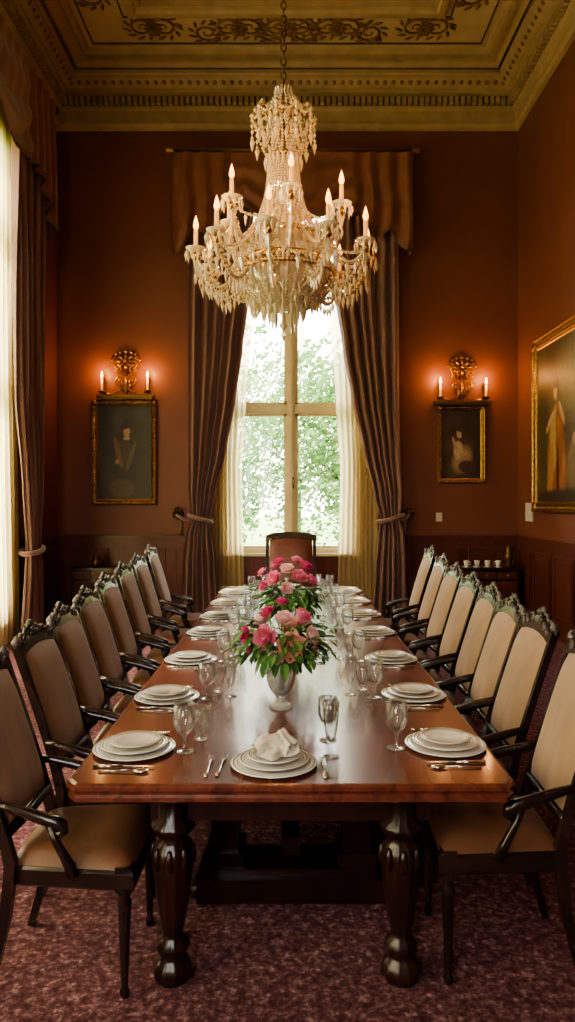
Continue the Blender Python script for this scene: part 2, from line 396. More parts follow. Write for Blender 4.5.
# ------------------------------------------------------------------ curtains
def interp(tab,z,c):
    if z>=tab[0][0]: return tab[0][c]
    for i in range(len(tab)-1):
        if tab[i][0]>=z>=tab[i+1][0]:
            t=(tab[i][0]-z)/(tab[i][0]-tab[i+1][0]); t=t*t*(3-2*t)*.5+t*.5
            return tab[i][c]+(tab[i+1][c]-tab[i][c])*t
    return tab[-1][c]
def drape(b,org,U,N,tab,npl,amp,k,nz=60,nu=None,ph=0,irr=.6):
    org=Vector(org);U=Vector(U);N=Vector(N); ztop=tab[0][0]; zb=tab[-1][0]; nu=nu or npl*8
    def fn(s,t):
        z=ztop+(zb-ztop)*t; u0=interp(tab,z,1);u1=interp(tab,z,2)
        w=abs(u1-u0); ww=w/abs(tab[0][2]-tab[0][1])
        q=s+.02*sin(s*9+3*t)
        a=sin(2*pi*npl*q+ph)+irr*.5*sin(2*pi*(npl*.5)*q+1.3+2*t)+.25*sin(2*pi*npl*2*q+.5)
        return org+U*(u0+(u1-u0)*(s+.25/npl*sin(4*pi*npl*s)/4))+N*(a*amp*(.55+.45*ww))+Vector((0,0,z))
    b.surf(fn,nu,nz,k)
D=10.42
def tabpx(rows,d): return [(PZ(v,d),PX(a,d),PX(c,d)) for v,a,c in rows]
rowsL=[(156,190,257),(250,189,252),(300,188,249),(350,188,243),(400,188,236),(450,188,227),(495,189,215),(520,191,210),(535,186,212),(565,183,215),(618,181,218)]
rowsR=[(156,398,328),(250,400,333),(300,400,336),(350,400,343),(400,400,352),(450,401,363),(495,403,374),(520,401,380),(535,405,378),(565,407,375),(618,409,372)]
for nm,rows,sd in (('curtain',rowsL,-1),('curtain',rowsR,1)):
    par=empty(nm)
    tb=tabpx(rows,D); tb[-1]=(.02,tb[-1][1],tb[-1][2])
    b=MB(); drape(b,(0,D,0),(1,0,0),(0,1,0),tb,6,.07,'drape',90,ph=sd); b.obj('drapery_panel',parent=par)
    b=MB(); zt=PZ(520,D); a,c=interp(tb,zt,1),interp(tb,zt,2)
    pts=[]
    for i in range(25):
        t=2*pi*i/24; pts.append(((a+c)/2+(abs(c-a)/2+.03)*cos(t),D+.15*sin(t),zt+.05*cos(t)*sd+.02))
    b.tube(pts,.032,'drape',8)
    hx=PX(177 if sd<0 else 409,10.6); b.tube([(a,D,zt+.02),((a+hx)/2,D+.06,zt+.0),(hx,D+.12,zt+.08)],[.03,.025,.02],'drape',8)
    b.lathe([(.0,0),(.07,.0),(.075,.03),(.05,.05),(.03,.08),(.0,.09)],(hx,YB,zt+.1),'bronze',14,axis=(0,-1,0))
    b.tube([(hx,YB,zt+.1),(hx,YB-.2,zt+.1),(hx+sd*.03,YB-.25,zt+.14)],.015,'bronze')
    for i in range(8):
        a2=i*pi/4; b.ell((hx+.07*cos(a2),YB-.05,zt+.1+.07*sin(a2)),.028,'bronze',6,4)
    b.lathe([(0,0),(.03,-.02),(.035,-.08),(.028,-.22),(0,-.22)],(hx-sd*.08,D+.02,zt),'fringe',10)
    b.obj('tieback',parent=par)
Ds=10.6
for s in (-1,1):
    b=MB()
    tab=[(6.5,s*1.3,s*.50),(4.5,s*1.3,s*.56),(3.2,s*1.3,s*.66),(2.2,s*1.28,s*.72),(1.1,s*1.28,s*.70),(.03,s*1.3,s*.68)]
    drape(b,(0,Ds,0),(1,0,0),(0,1,0),tab,9,.022,'sheer',40,ph=s)
    b.obj('sheer_curtain')
b=MB(); zr=PZ(150,10.3); x0,x1=PX(166,10.3),PX(420,10.3)
b.tube([(x0,10.3,zr),(x1,10.3,zr)],.025,'rodm',12)
for x,s in ((x0,-1),(x1,1)):
    b.lathe([(0,0),(.035,0),(.045,.02),(.03,.04),(.05,.08),(.045,.12),(.015,.16),(0,.17)],(x-s*.12,10.3,zr),'rodm',14,axis=(s,0,0))
    b.tube([(x-s*.2,10.3,zr),(x-s*.2,YB,zr)],.018,'rodm'); b.lathe([(0,0),(.06,0),(.05,.03),(0,.03)],(x-s*.2,YB,zr),'rodm',14,axis=(0,-1,0))
b.obj('curtain_rod')
def valance(name,org,U,N,u0,u1,zt,botfn,k='valance',npl=13,amp=.035):
    org=Vector(org);U=Vector(U);N=Vector(N); b=MB()
    def fn(s,t):
        zb=botfn(2*s-1); z=zt+(zb-zt)*t; u=u0+(u1-u0)*s; x=abs(2*s-1)
        edge=min(1,max(0,(x-.45)/.15))
        pl=sin(2*pi*npl*s+.6*sin(7*t))*(.35+.9*t)*edge*1.4+.25*sin(2*pi*npl*s)*(1-t)
        ph=t*22-9*(1-(min(x,.6)/.6)**2)*t
        sw=.035*sin(ph)*(1-edge)*(.3+t)
        return org+U*u+N*(pl*amp+sw-.03*(1-edge)*t)+Vector((0,0,z))
    b.surf(fn,150,40,k)
    def fr(s,t):
        p=Vector(fn(s,1)); return p+Vector((0,0,-.06*t+.02))+N*(-.012+ .006*sin(s*600))
    b.surf(fr,150,1,'fringe')
    for s_ in (0,1):
        def rt(s,t):
            p=Vector(fn(s_,t)); return p+N*(s*.32)
        b.surf(rt,4,10,k)
    b.obj(name)
dv=10.2
def bot1(x):
    ax=abs(x)
    v= 205+ 14*(1-min(1,ax/.4)**2) if ax<.4 else (205+ (ax-.4)/.6*43 + 5*sin((ax-.4)*26))
    return PZ(v,dv)
valance('window_valance',(0,dv,0),(1,0,0),(0,1,0),PX(172,dv),PX(413,dv),PZ(152,dv),bot1)
for h in LW:
    c=(h[0]+h[1])/2; X=XL+.22
    for s in (-1,1):
        par=empty('curtain')
        o=c+s*1.68; i0=c+s*.78
        tb=[(6.8,o,i0),(4.5,o,i0+s*.03),(3.0,o,i0+s*.10),(1.9,o,i0+s*.35),(1.15,o-s*.08,o-s*.42),(.95,o-s*.02,o-s*.46),(.02,o+s*.02,o-s*.62)]
        b=MB(); drape(b,(X,0,0),(0,1,0),(1,0,0),tb,8,.06,'drape',60,ph=s); b.obj('drapery_panel',parent=par)
        b=MB(); pts=[]
        for i in range(21):
            t=2*pi*i/20; pts.append((X+.12*sin(t),o-s*.25+.24*cos(t),1.12+.03*cos(t)))
        b.tube(pts,.032,'drape',8); b.lathe([(0,0),(.06,.01),(.05,.05),(0,.06)],(XL+.03,o-s*.02,1.25),'bronze',12,axis=(1,0,0))
        b.tube([(XL+.03,o-s*.02,1.25),(X-.02,o-s*.02,1.18)],.018,'bronze')
        b.obj('tieback',parent=par)
    b=MB(); tab=[(6.6,c-1.25,c+1.25),(3,c-1.25,c+1.25),(.03,c-1.35,c+1.35)]
    drape(b,(XL+.08,0,0),(0,1,0),(1,0,0),tab,22,.025,'sheer_l',20,nu=170); b.obj('sheer_curtain')
    zt=6.98; Xv=XL+.36
    valance('window_valance',(Xv,0,0),(0,1,0),(-1,0,0),c-1.85,c+1.85,zt,lambda x:(5.9-.55*max(0,(abs(x)-.45)/.55)**1.2+.12*cos(x*9)),npl=16)
    b=MB(); b.tube([(Xv-.05,c-1.95,zt+.02),(Xv-.05,c+1.95,zt+.02)],.028,'bronze',12)
    for s in (-1,1):
        b.lathe([(0,0),(.035,0),(.05,.03),(.03,.05),(.055,.1),(.03,.15),(0,.17)],(Xv-.05,c+s*1.95,zt+.02),'bronze',12,axis=(0,s,0))
        b.tube([(Xv-.05,c+s*1.8,zt+.02),(XL,c+s*1.8,zt+.02)],.018,'bronze')
    b.obj('curtain_rod')

# ------------------------------------------------------------------ paintings
def mixc(a,b,t): t=max(0,min(1,t)); return tuple(a[i]+(b[i]-a[i])*t for i in range(3))
def el(u,v,cx,cy,rx,ry,ang=0,soft=.25):
    dx,dy=u-cx,v-cy; ca,sa=cos(ang),sin(ang); x=(dx*ca+dy*sa)/rx; y=(-dx*sa+dy*ca)/ry
    d=math.sqrt(x*x+y*y); return max(0,min(1,(1-d)/soft+.5))
def portrait1(u,v):
    n=noise.noise(Vector((u*4,v*5,1)))*.5+.5
    c=mixc((.012,.010,.007),(.055,.042,.026),n*(.4+.8*v))
    c=mixc(c,(.016,.012,.011),el(u,v,.50,.35,.22,.40)); c=mixc(c,(.05,.03,.02),el(u,v,.5,.5,.13,.17,.2))
    c=mixc(c,(.13,.075,.04),el(u,v,.38,.5,.045,.18,.4)); c=mixc(c,(.09,.06,.04),el(u,v,.62,.46,.04,.18,-.5))
    c=mixc(c,(.33,.20,.12),el(u,v,.54,.72,.06,.06))
    c=mixc(c,(.012,.008,.007),el(u,v,.54,.79,.13,.035,.2)); c=mixc(c,(.012,.008,.007),el(u,v,.54,.81,.07,.05)); c=mixc(c,(.28,.22,.17),el(u,v,.54,.65,.06,.02)); c=mixc(c,(.28,.16,.1),el(u,v,.36,.40,.035,.025))
    c=mixc(c,(.06,.035,.02),el(u,v,.45,.12,.25,.10)); return c
def portrait2(u,v):
    n=noise.noise(Vector((u*4,v*5,7)))*.5+.5
    c=mixc((.015,.010,.008),(.10,.05,.022),n*(.3+.9*(1-u)))
    c=mixc(c,(.25,.16,.09),el(u,v,.52,.28,.26,.18,.4,.5)); c=mixc(c,(.36,.27,.18),el(u,v,.42,.42,.12,.13,.2))
    c=mixc(c,(.05,.02,.02),el(u,v,.64,.18,.22,.09)); c=mixc(c,(.40,.25,.16),el(u,v,.45,.66,.075,.07)); c=mixc(c,(.05,.02,.01),el(u,v,.48,.73,.10,.05)); c=mixc(c,(.05,.02,.01),el(u,v,.54,.66,.04,.08))
    c=mixc(c,(.34,.2,.12),el(u,v,.33,.50,.035,.13,.5)); c=mixc(c,(.34,.2,.12),el(u,v,.55,.36,.12,.03,.2)); return c
def portrait3(u,v):
    n=noise.noise(Vector((u*3,v*4,3)))*.5+.5; n2=noise.noise(Vector((u*9,v*9,5)))*.5+.5
    n3=noise.noise(Vector((u*22,v*12,9)))*.5+.5
    c=mixc((.022,.015,.009),(.12,.08,.035),n*.8+.3*n2)
    c=mixc(c,(.17,.14,.08),el(u,v,.75,.75,.35,.25,0,.9)); c=mixc(c,(.05,.045,.02),el(u,v,.10,.6,.10,.5,.1,.6))
    # robed standing figure
    c=mixc(c,mixc((.16,.035,.02),(.30,.10,.04),n3),el(u,v,.36,.22,.16,.36,.06,.2))
    c=mixc(c,mixc((.30,.20,.08),(.42,.30,.14),n3),el(u,v,.33,.40,.085,.20,-.15,.25))
    c=mixc(c,mixc((.12,.03,.02),(.36,.14,.05),n2),el(u,v,.43,.30,.07,.30,.18,.25))
    c=mixc(c,(.30,.16,.07),el(u,v,.25,.16,.05,.22,-.1,.3)); c=mixc(c,(.04,.015,.01),el(u,v,.38,.14,.02,.22,.05,.4))
    c=mixc(c,(.44,.27,.16),el(u,v,.24,.50,.022,.10,-.9)); c=mixc(c,(.44,.27,.16),el(u,v,.45,.54,.022,.09,.6))
    c=mixc(c,(.48,.30,.18),el(u,v,.345,.685,.038,.055)); c=mixc(c,(.06,.03,.015),el(u,v,.355,.735,.052,.035)); c=mixc(c,(.06,.03,.015),el(u,v,.39,.69,.02,.05))
    c=mixc(c,(.16,.10,.05),el(u,v,.66,.20,.12,.16,.3,.4)); c=mixc(c,(.34,.2,.12),el(u,v,.66,.37,.03,.04))
    c=mixc(c,(.035,.022,.014),el(u,v,.5,.0,.7,.08)); return c
def painting(name,w,h,fn,loc,rotz,fw=.09):
    b=MB()
    prof=[(0,0),(0,.05),(.012,.065),(.02,.06),(.03,.045),(fw*.55,.04),(fw*.7,.055),(fw*.8,.05),(fw*.85,.03),(fw,.02)]
    def rp(i,y): return [(-w/2+i,-y,-h/2+i),(w/2-i,-y,-h/2+i),(w/2-i,-y,h/2-i),(-w/2+i,-y,h/2-i)]
    for a in range(len(prof)-1):
        p=rp(*prof[a]);q=rp(*prof[a+1])
        for j in range(4): b.add([p[j],p[(j+1)%4],q[(j+1)%4],q[j]],[(0,1,2,3)],'gold')
    L=[]; 
    nx=int(w/.05); nz=int(h/.05)
    for i in range(nx+1):
        x=-w/2+fw*.4+(w-fw*.8)*i/nx; L+=[(x,-h/2+fw*.4),(x,h/2-fw*.4)]
    for i in range(1,nz):
        z=-h/2+fw*.4+(h-fw*.8)*i/nz; L+=[(-w/2+fw*.4,z),(w/2-fw*.4,z)]
    for x,z in L: b.ell((x,-.045,z),(.018,.012,.018),'gold',6,4)
    for sx in (-1,1):
        for sz in (-1,1):
            b.ell((sx*(w/2-fw*.45),-.05,sz*(h/2-fw*.45)),(fw*.5,.025,fw*.5),'gold',8,5)
    k0=len(b.v)
    b.surf(lambda s,t:(-w/2+fw*.9+(w-1.8*fw)*s,-.022,-h/2+fw*.9+(h-1.8*fw)*t),100,110,'oil',False)
    me=b.mesh(name); at=me.color_attributes.new('Col','FLOAT_COLOR','POINT')
    for i,v in enumerate(me.vertices):
        if i>=k0:
            u=(v.co.x+w/2-fw*.9)/(w-1.8*fw); vv=(v.co.z+h/2-fw*.9)/(h-1.8*fw); n=1+.25*noise.noise(Vector((u*30,vv*30,2)))
            c=fn(u,vv); at.data[i].color=(c[0]*n,c[1]*n,c[2]*n,1)
    return mkobj(name,me,loc,(0,0,rotz))
d=YB-.03
painting('framed_painting',PX(157,d)-PX(92,d),PZ(400,d)-PZ(505,d),portrait1,((PX(157,d)+PX(92,d))/2,YB-.001,(PZ(400,d)+PZ(505,d))/2),0)
painting('framed_painting',PX(485,d)-PX(438,d),PZ(406,d)-PZ(483,d),portrait2,((PX(485,d)+PX(438,d))/2,YB-.001,(PZ(406,d)+PZ(483,d))/2),0,.07)
yl=F*3.33/(533-CX); zt,zb=PZ(343,yl),PZ(512,yl); wY=2.2
painting('framed_painting',wY,zt-zb,portrait3,(XR-.001,yl-wY/2,(zt+zb)/2),-pi/2,.15)

# ------------------------------------------------------------------ candles / sconces
def candle(b,p,hh=.10,r=.011,flame=True):
    x,y,z=p
    b.lathe([(0,-.012),(.012,-.01),(.026,0),(.028,.006),(.014,.01),(.014,.02)],(x,y,z),'brass',10)
    b.lathe([(r,0),(r,hh),(r*.6,hh+.004)],(x,y,z+.01),'candle',8)
def plight(name,loc,e,col=(1,.58,.25),r=.03,parent=None):
    l=bpy.data.lights.new(name,'POINT'); l.energy=e; l.color=col; l.shadow_soft_size=r
    o=bpy.data.objects.new(name,l); bpy.context.scene.collection.objects.link(o); o.location=loc
    if parent: o.parent=parent
    return o
for (u,v) in ((125,396),(463,402)):
    X=PX(u,10.6); Z=PZ(v,10.6); par=empty('wall_sconce',(X,YB,Z)); b=MB()
    b.box((0,-.07,0),(.86,.10,.03),'bronze'); b.box((0,-.05,-.03),(.78,.08,.03),'bronze')
    b.tube([(-.33,-.12,.06),(-.22,-.14,.02),(-.1,-.1,.06),(0,-.06,.16),(.1,-.1,.06),(.22,-.14,.02),(.33,-.12,.06)],.012,'gold',8)
    b.lathe([(.0,0),(.07,0),(.085,.02),(.05,.04),(0,.05)],(0,0,.14),'gold',16,axis=(0,-1,0))
    b.tube([(0,-.05,.0),(0,-.06,.2),(0,-.05,.45)],[.024,.018,.012],'gold',8)
    for s in (-1,1):
        for (c,r,a0,sg,tn) in (((s*.09,-.06,.22),.07,pi/2,-s,1.3),((s*.12,-.06,.40),.07,pi/2,s,1.2),((s*.07,-.06,.55),.055,-pi/2,s,1.1),((s*.17,-.06,.55),.045,-pi/2,-s,1.1)):
            b.tube(spiral(c,r,tn,a0,(1,0,0),(0,0,1),20,sg),[.013*(1-.5*i/20) for i in range(21)],'gold',6)
        b.tube([(s*.02,-.05,.3),(s*.1,-.07,.34),(s*.18,-.06,.5),(s*.2,-.06,.6)],.008,'gold',6)
    for q in range(9):
        a=q*2*pi/8; R=Matrix.Rotation(-a,3,'Y')
        cc=(.09*cos(a),-.07,.52+.08*sin(a)) if q<8 else (0,-.09,.52)
        b.ell(cc,(.048,.016,.021) if q<8 else (.03,.025,.03),'gold',8,5,R=R)
    for q in range(9):
        a=pi*q/8; b.ell((.2*cos(a),-.05,.54+.13*sin(a)),(.027,.016,.027),'gold',6,4)
    for s in (-1,1):
        b.lathe([(0,-.03),(.03,-.02),(.05,.0),(.055,.012),(.02,.015)],(s*.335,-.12,.06),'gold',12)
        candle(b,(s*.335,-.12,.08),.15,.018)
        b.lathe([(.006,0),(.019,.03),(.022,.05),(.013,.09),(.002,.12)],(s*.335,-.12,.245),'flame',10)
        plight('sconce_lamp',(s*.335,-.22,.36),9,(1,.45,.15),.04,par)
    b.obj('sconce_body',parent=par)

# ------------------------------------------------------------------ chandelier
CXc,CYc=PX(283.5,5.3),5.3
par=empty('crystal_chandelier',(CXc,CYc,0)); 
b=MB()
z=4.76; i=0
while z<8.08:
    R=0 if i%2 else 1
    pts=[]
    for q in range(9):
        t=2*pi*q/8; a=.019*cos(t); pts.append((a if R else 0,0 if R else a,z+.034*sin(t)))
    b.tube(pts,.0065,'bronze',5); z+=.052; i+=1
b.lathe([(0,0),(.09,0),(.12,.03),(.11,.06),(.04,.08),(0,.09)][::1],(0,0,7.99),'gold',16)
b.tube([(0,0,3.1),(0,0,4.78)],.012,'brass',10)
b.lathe([(.02,4.7),(.04,4.68),(.03,4.64),(.02,4.6)],(0,0,0),'brass',14)
def ring(r,z,w=.012,k='brass',fl=1.6):
    b.lathe([(r-w,z-w*fl),(r+w*.6,z-w*fl),(r+w,z),(r+w*.6,z+w*fl),(r-w,z+w*fl),(r-w,z-w*fl)],(0,0,0),k,40,cap=False)
ring(.105,4.26,.010); ring(.09,4.60,.008); ring(.34,3.46,.018,'brass',1.3); ring(.28,3.66,.011); ring(.365,3.40,.010)
c=MB()
c.lathe([(.03,4.30),(.075,4.24),(.085,4.1),(.095,3.95),(.125,3.82),(.18,3.72),(.24,3.66),(.30,3.50),(.32,3.42),(.30,3.33),(.22,3.22),(.10,3.16),(.03,3.13)],(0,0,0),'crystal',36,flute=18,famp=.05)
def strand(P,Q,n,r,sag=0,rz=None):
    P=Vector(P);Q=Vector(Q)
    for i in range(n+1):
        t=i/n; p=P.lerp(Q,t)+Vector((0,0,-sag*4*t*(1-t))); c.octa(p,r,rz or r*1.15,'crystal')
def pol(r,a,z): return (r*cos(a),r*sin(a),z)
def path(fr,n,a,r,rz=None):
    for i in range(n+1):
        t=i/n; rr,z=fr(t); c.octa(pol(rr,a,z),r,rz or r*1.15,'crystal')
for q in range(14):
    a=2*pi*q/14
    path(lambda t:(.045+.055*sin(pi*t*.55),4.74-.14*t),5,a,.014)
    c.octa(pol(.06,a,4.735),.014,.045,'crystal'); c.octa(pol(.11,a,4.56),.014,.05,'crystal',.015)
    path(lambda t:(.09+.015*cos(t*6),4.58-.32*t),13,a+.13,.013)
for q in range(10):
    a=2*pi*q/10+.1
    pts=[pol(.03,a,4.42),pol(.08,a,4.52),pol(.15,a,4.60),pol(.205,a,4.60),pol(.23,a,4.56),pol(.215,a,4.52),pol(.195,a,4.54)]
    b.tube(pts,[.008,.008,.008,.009,.009,.007,.005],'brass',6)
    for p in pts[1:5]: c.octa(p,.022,.028,'crystal')
    for j in range(4):
        c.octa((pol(.23,a,0)[0],pol(.23,a,0)[1],4.53-.045*j),.014,.024,'crystal')
    c.octa(pol(.23,a,4.345),.020,.055,'crystal',.02)
    c.octa(pol(.18,a+.3,4.47),.017,.055,'crystal',.02); c.octa(pol(.15,a,4.42),.016,.06,'crystal',.02); c.octa(pol(.15,a+.35,4.36),.016,.055,'crystal',.02)
    strand(pol(.225,a,4.57),pol(.225,a+pi/5,4.57),8,.011,.05)
    strand(pol(.22,a,4.5),pol(.115,a,4.27),8,.012,.03)
for q in range(24):
    a=2*pi*q/24; c.octa(pol(.135,a,4.21),.013,.045,'crystal',.015)
NS=34
for q in range(NS):
    a=2*pi*q/NS
    path(lambda t:(.105+.03*t+.16*t**3.0,4.25-.59*t),30,a,.0125)
    path(lambda t:(.33*cos(t*pi/2)**.8*(1)+.03,3.40-.24*sin(t*pi/2)),15,a,.015)
    strand(pol(.28,a,3.65),pol(.33,a,3.48),7,.015)
    c.octa(pol(.31,a,3.60),.015,.055,'crystal',.02)
    c.octa(pol(.365,a,3.345),.016,.055,'crystal',.02)
    c.octa(pol(.37,a,3.435),.019,.030,'crystal')
for q in range(16):
    a=2*pi*q/16
    c.octa(pol(.15,a,3.11),.018,.075,'crystal',.03); c.octa(pol(.23,a,3.17),.017,.065,'crystal',.02); c.octa(pol(.30,a,3.25),.017,.06,'crystal',.02)
    if q%2==0: c.octa(pol(.08,a,3.06),.018,.08,'crystal',.03)
c.octa((0,0,3.03),.035,.05,'crystal'); c.octa((0,0,2.96),.022,.05,'crystal')
ring2=lambda r,z,n,rr:[c.octa(pol(r,2*pi*i/n,z),rr,rr,'crystal') for i in range(n)]
ring2(.13,4.25,30,.013); ring2(.30,3.66,70,.013); ring2(.38,3.40,80,.013); ring2(.2,3.17,44,.013)
c.obj('crystal_strands',parent=par)
b.obj('metal_frame',parent=par)
b=MB(); c=MB(); tips=[]
def arm(a,r,zt,z0,dip,k):
    pts=[]
    for i in range(19):
        t=i/18; rr=.30+(r-.30)*(t**.85); 
        z=z0+(zt-z0)*t**2.2-dip*sin(pi*t)
        pts.append(Vector(pol(rr,a,z)))
    b.tube(pts,[.010]*19,'brass',6)
    for i,p in enumerate(pts):
        c.octa(p+Vector((0,0,.006)),.023,.023,'crystal')
        if 2<=i<=17 and i%2: c.octa(p+Vector((0,0,-.065)),.015,.05,'crystal',.01)
    p=pts[-1]; x,y,zz=p
    c.lathe([(.012,.0),(.05,.008),(.075,.028),(.07,.03),(.045,.015),(.012,.01)],(x,y,zz+.03),'crystal',16,cap=False)
    b.lathe([(.008,-.035),(.028,-.012),(.032,.01),(.014,.03)],(x,y,zz),'brass',8)
    for j in range(10):
        aa=2*pi*j/10; c.octa((x+.072*cos(aa),y+.072*sin(aa),zz+.000),.013,.045,'crystal',.012)
    c.octa((x,y,zz-.07),.020,.055,'crystal',.02); c.octa((x,y,zz-.16),.016,.05,'crystal',.015)
    candle(b,(x,y,zz+.045),.13,.015)
    b.lathe([(.006,0),(.017,.02),(.020,.038),(.012,.072),(.001,.11)],(x,y,zz+.185),'flame',8)
    tips.append((x,y,zz+.24)); return p
lo=[arm(2*pi*(i+.28)/10,.64,3.50,3.42,.16,'l') for i in range(10)]
up=[arm(2*pi*(i+.62)/6,.45,3.80,3.62,.05,'u') for i in range(6)]
for L,sg in ((lo,.16),(up,.12)):
    n=len(L)
    for i in range(n):
        P=L[i];Q=L[(i+1)%n]
        for j in range(1,21):
            t=j/21; p=P.lerp(Q,t)+Vector((0,0,.02-sg*4*t*(1-t))); c.octa(p,.013,.015,'crystal')
            if j%5==0: c.octa(p+Vector((0,0,-.05)),.014,.045,'crystal',.02)
        mp_=P.lerp(Q,.5)+Vector((0,0,.0-sg)); c.octa(mp_+Vector((0,0,-.04)),.018,.055,'crystal',.02)
for P in lo:
    T_=Vector((P.x*.45,P.y*.45,3.66))
    for j in range(24):
        t=j/23; p=T_.lerp(P,t)+Vector((0,0,-.30*t*(1-t))); c.octa(p,.013,.015,'crystal')
    T_=Vector((P.x*.45,P.y*.45,3.24))
    for j in range(16):
        t=j/15; p=T_.lerp(P,t)+Vector((0,0,-.25*t*(1-t))); c.octa(p,.013,.015,'crystal')
b.obj('arms_and_candles',parent=par); c.obj('crystal_arms',parent=par)
for i,(x,y,z) in enumerate(tips):
    plight('candle_light',(x,y,z+.03),3.8,(1,.52,.20),.02,par)

# ------------------------------------------------------------------ table
TY0,TY1,TW,TH=2.466,8.30,.785,.76
b=MB()
def outl(i,z):
    hw=TW-i; y0=TY0+i; y1=TY1-i; c=.035
    return [(-hw+c,y0,z),(hw-c,y0,z),(hw,y0+c*1.3,z),(hw,y1-c,z),(hw-c,y1,z),(-hw+c,y1,z),(-hw,y1-c,z),(-hw,y0+c*1.3,z)]
prof=[(.016,.76),(.006,.757),(0,.750),(0,.738),(.008,.732),(.012,.722),(.006,.714),(.006,.700),(.02,.690),(.05,.68)]
for a in range(len(prof)-1):
    p=outl(*prof[a]);q=outl(*prof[a+1])
    for j in range(8): b.add([p[j],p[(j+1)%8],q[(j+1)%8],q[j]],[(3,2,1,0)],'table')
b.add(outl(*prof[0]),[tuple(range(8))],'table'); b.add(outl(*prof[-1]),[tuple(range(8))[::-1]],'table')
for y,l in ((TY0+.17,0),(TY1-.17,0)): b.box((0,y,.625),(1.02,.03,.11),'wood')
for s in (-1,1): b.box((s*.50,(TY0+TY1)/2,.625),(.03,TY1-TY0-.34,.11),'wood')
legp=[(.0,0),(.058,0),(.068,.02),(.07,.05),(.052,.075),(.04,.09),(.055,.11),(.06,.13),(.04,.15),(.034,.17),(.05,.24),(.062,.34),(.072,.42),(.078,.46),(.07,.49),(.045,.51),(.06,.53),(.075,.55),(.075,.565),(.05,.58),(.05,.69),(0,.69)]
for x in (-.43,.40):
    for y in (2.62,8.12):
        b.lathe(legp,(x,y,0),'wood',32,flute=10,famp=.06)
        for q in range(8):
            a=q*pi/4; b.ell((x+.068*cos(a),y+.068*sin(a),.45),(.018,.018,.045),'wood',6,5)
for y in (3.25,5.4,7.3):
    b.box((0,y,.05),(.82,.30,.10),'wood'); b.box((0,y,.115),(.74,.22,.03),'wood'); 
    for s in (-1,1):
        b.box((s*.29,y,.36),(.12,.16,.48),'wood'); b.box((s*.29,y,.62),(.2,.24,.06),'wood'); b.box((s*.29,y,.16),(.17,.2,.06),'wood')
        b.ell((s*.41,y-.1,.05),(.05,.06,.05),'wood')
    b.box((0,y,.665),(1.0,.1,.05),'wood'); b.tube([(-.29,y,.4),(.29,y,.4)],.03,'wood')
b.box((0,5.3,.2),(.08,4.2,.08),'wood')
b.obj('dining_table')

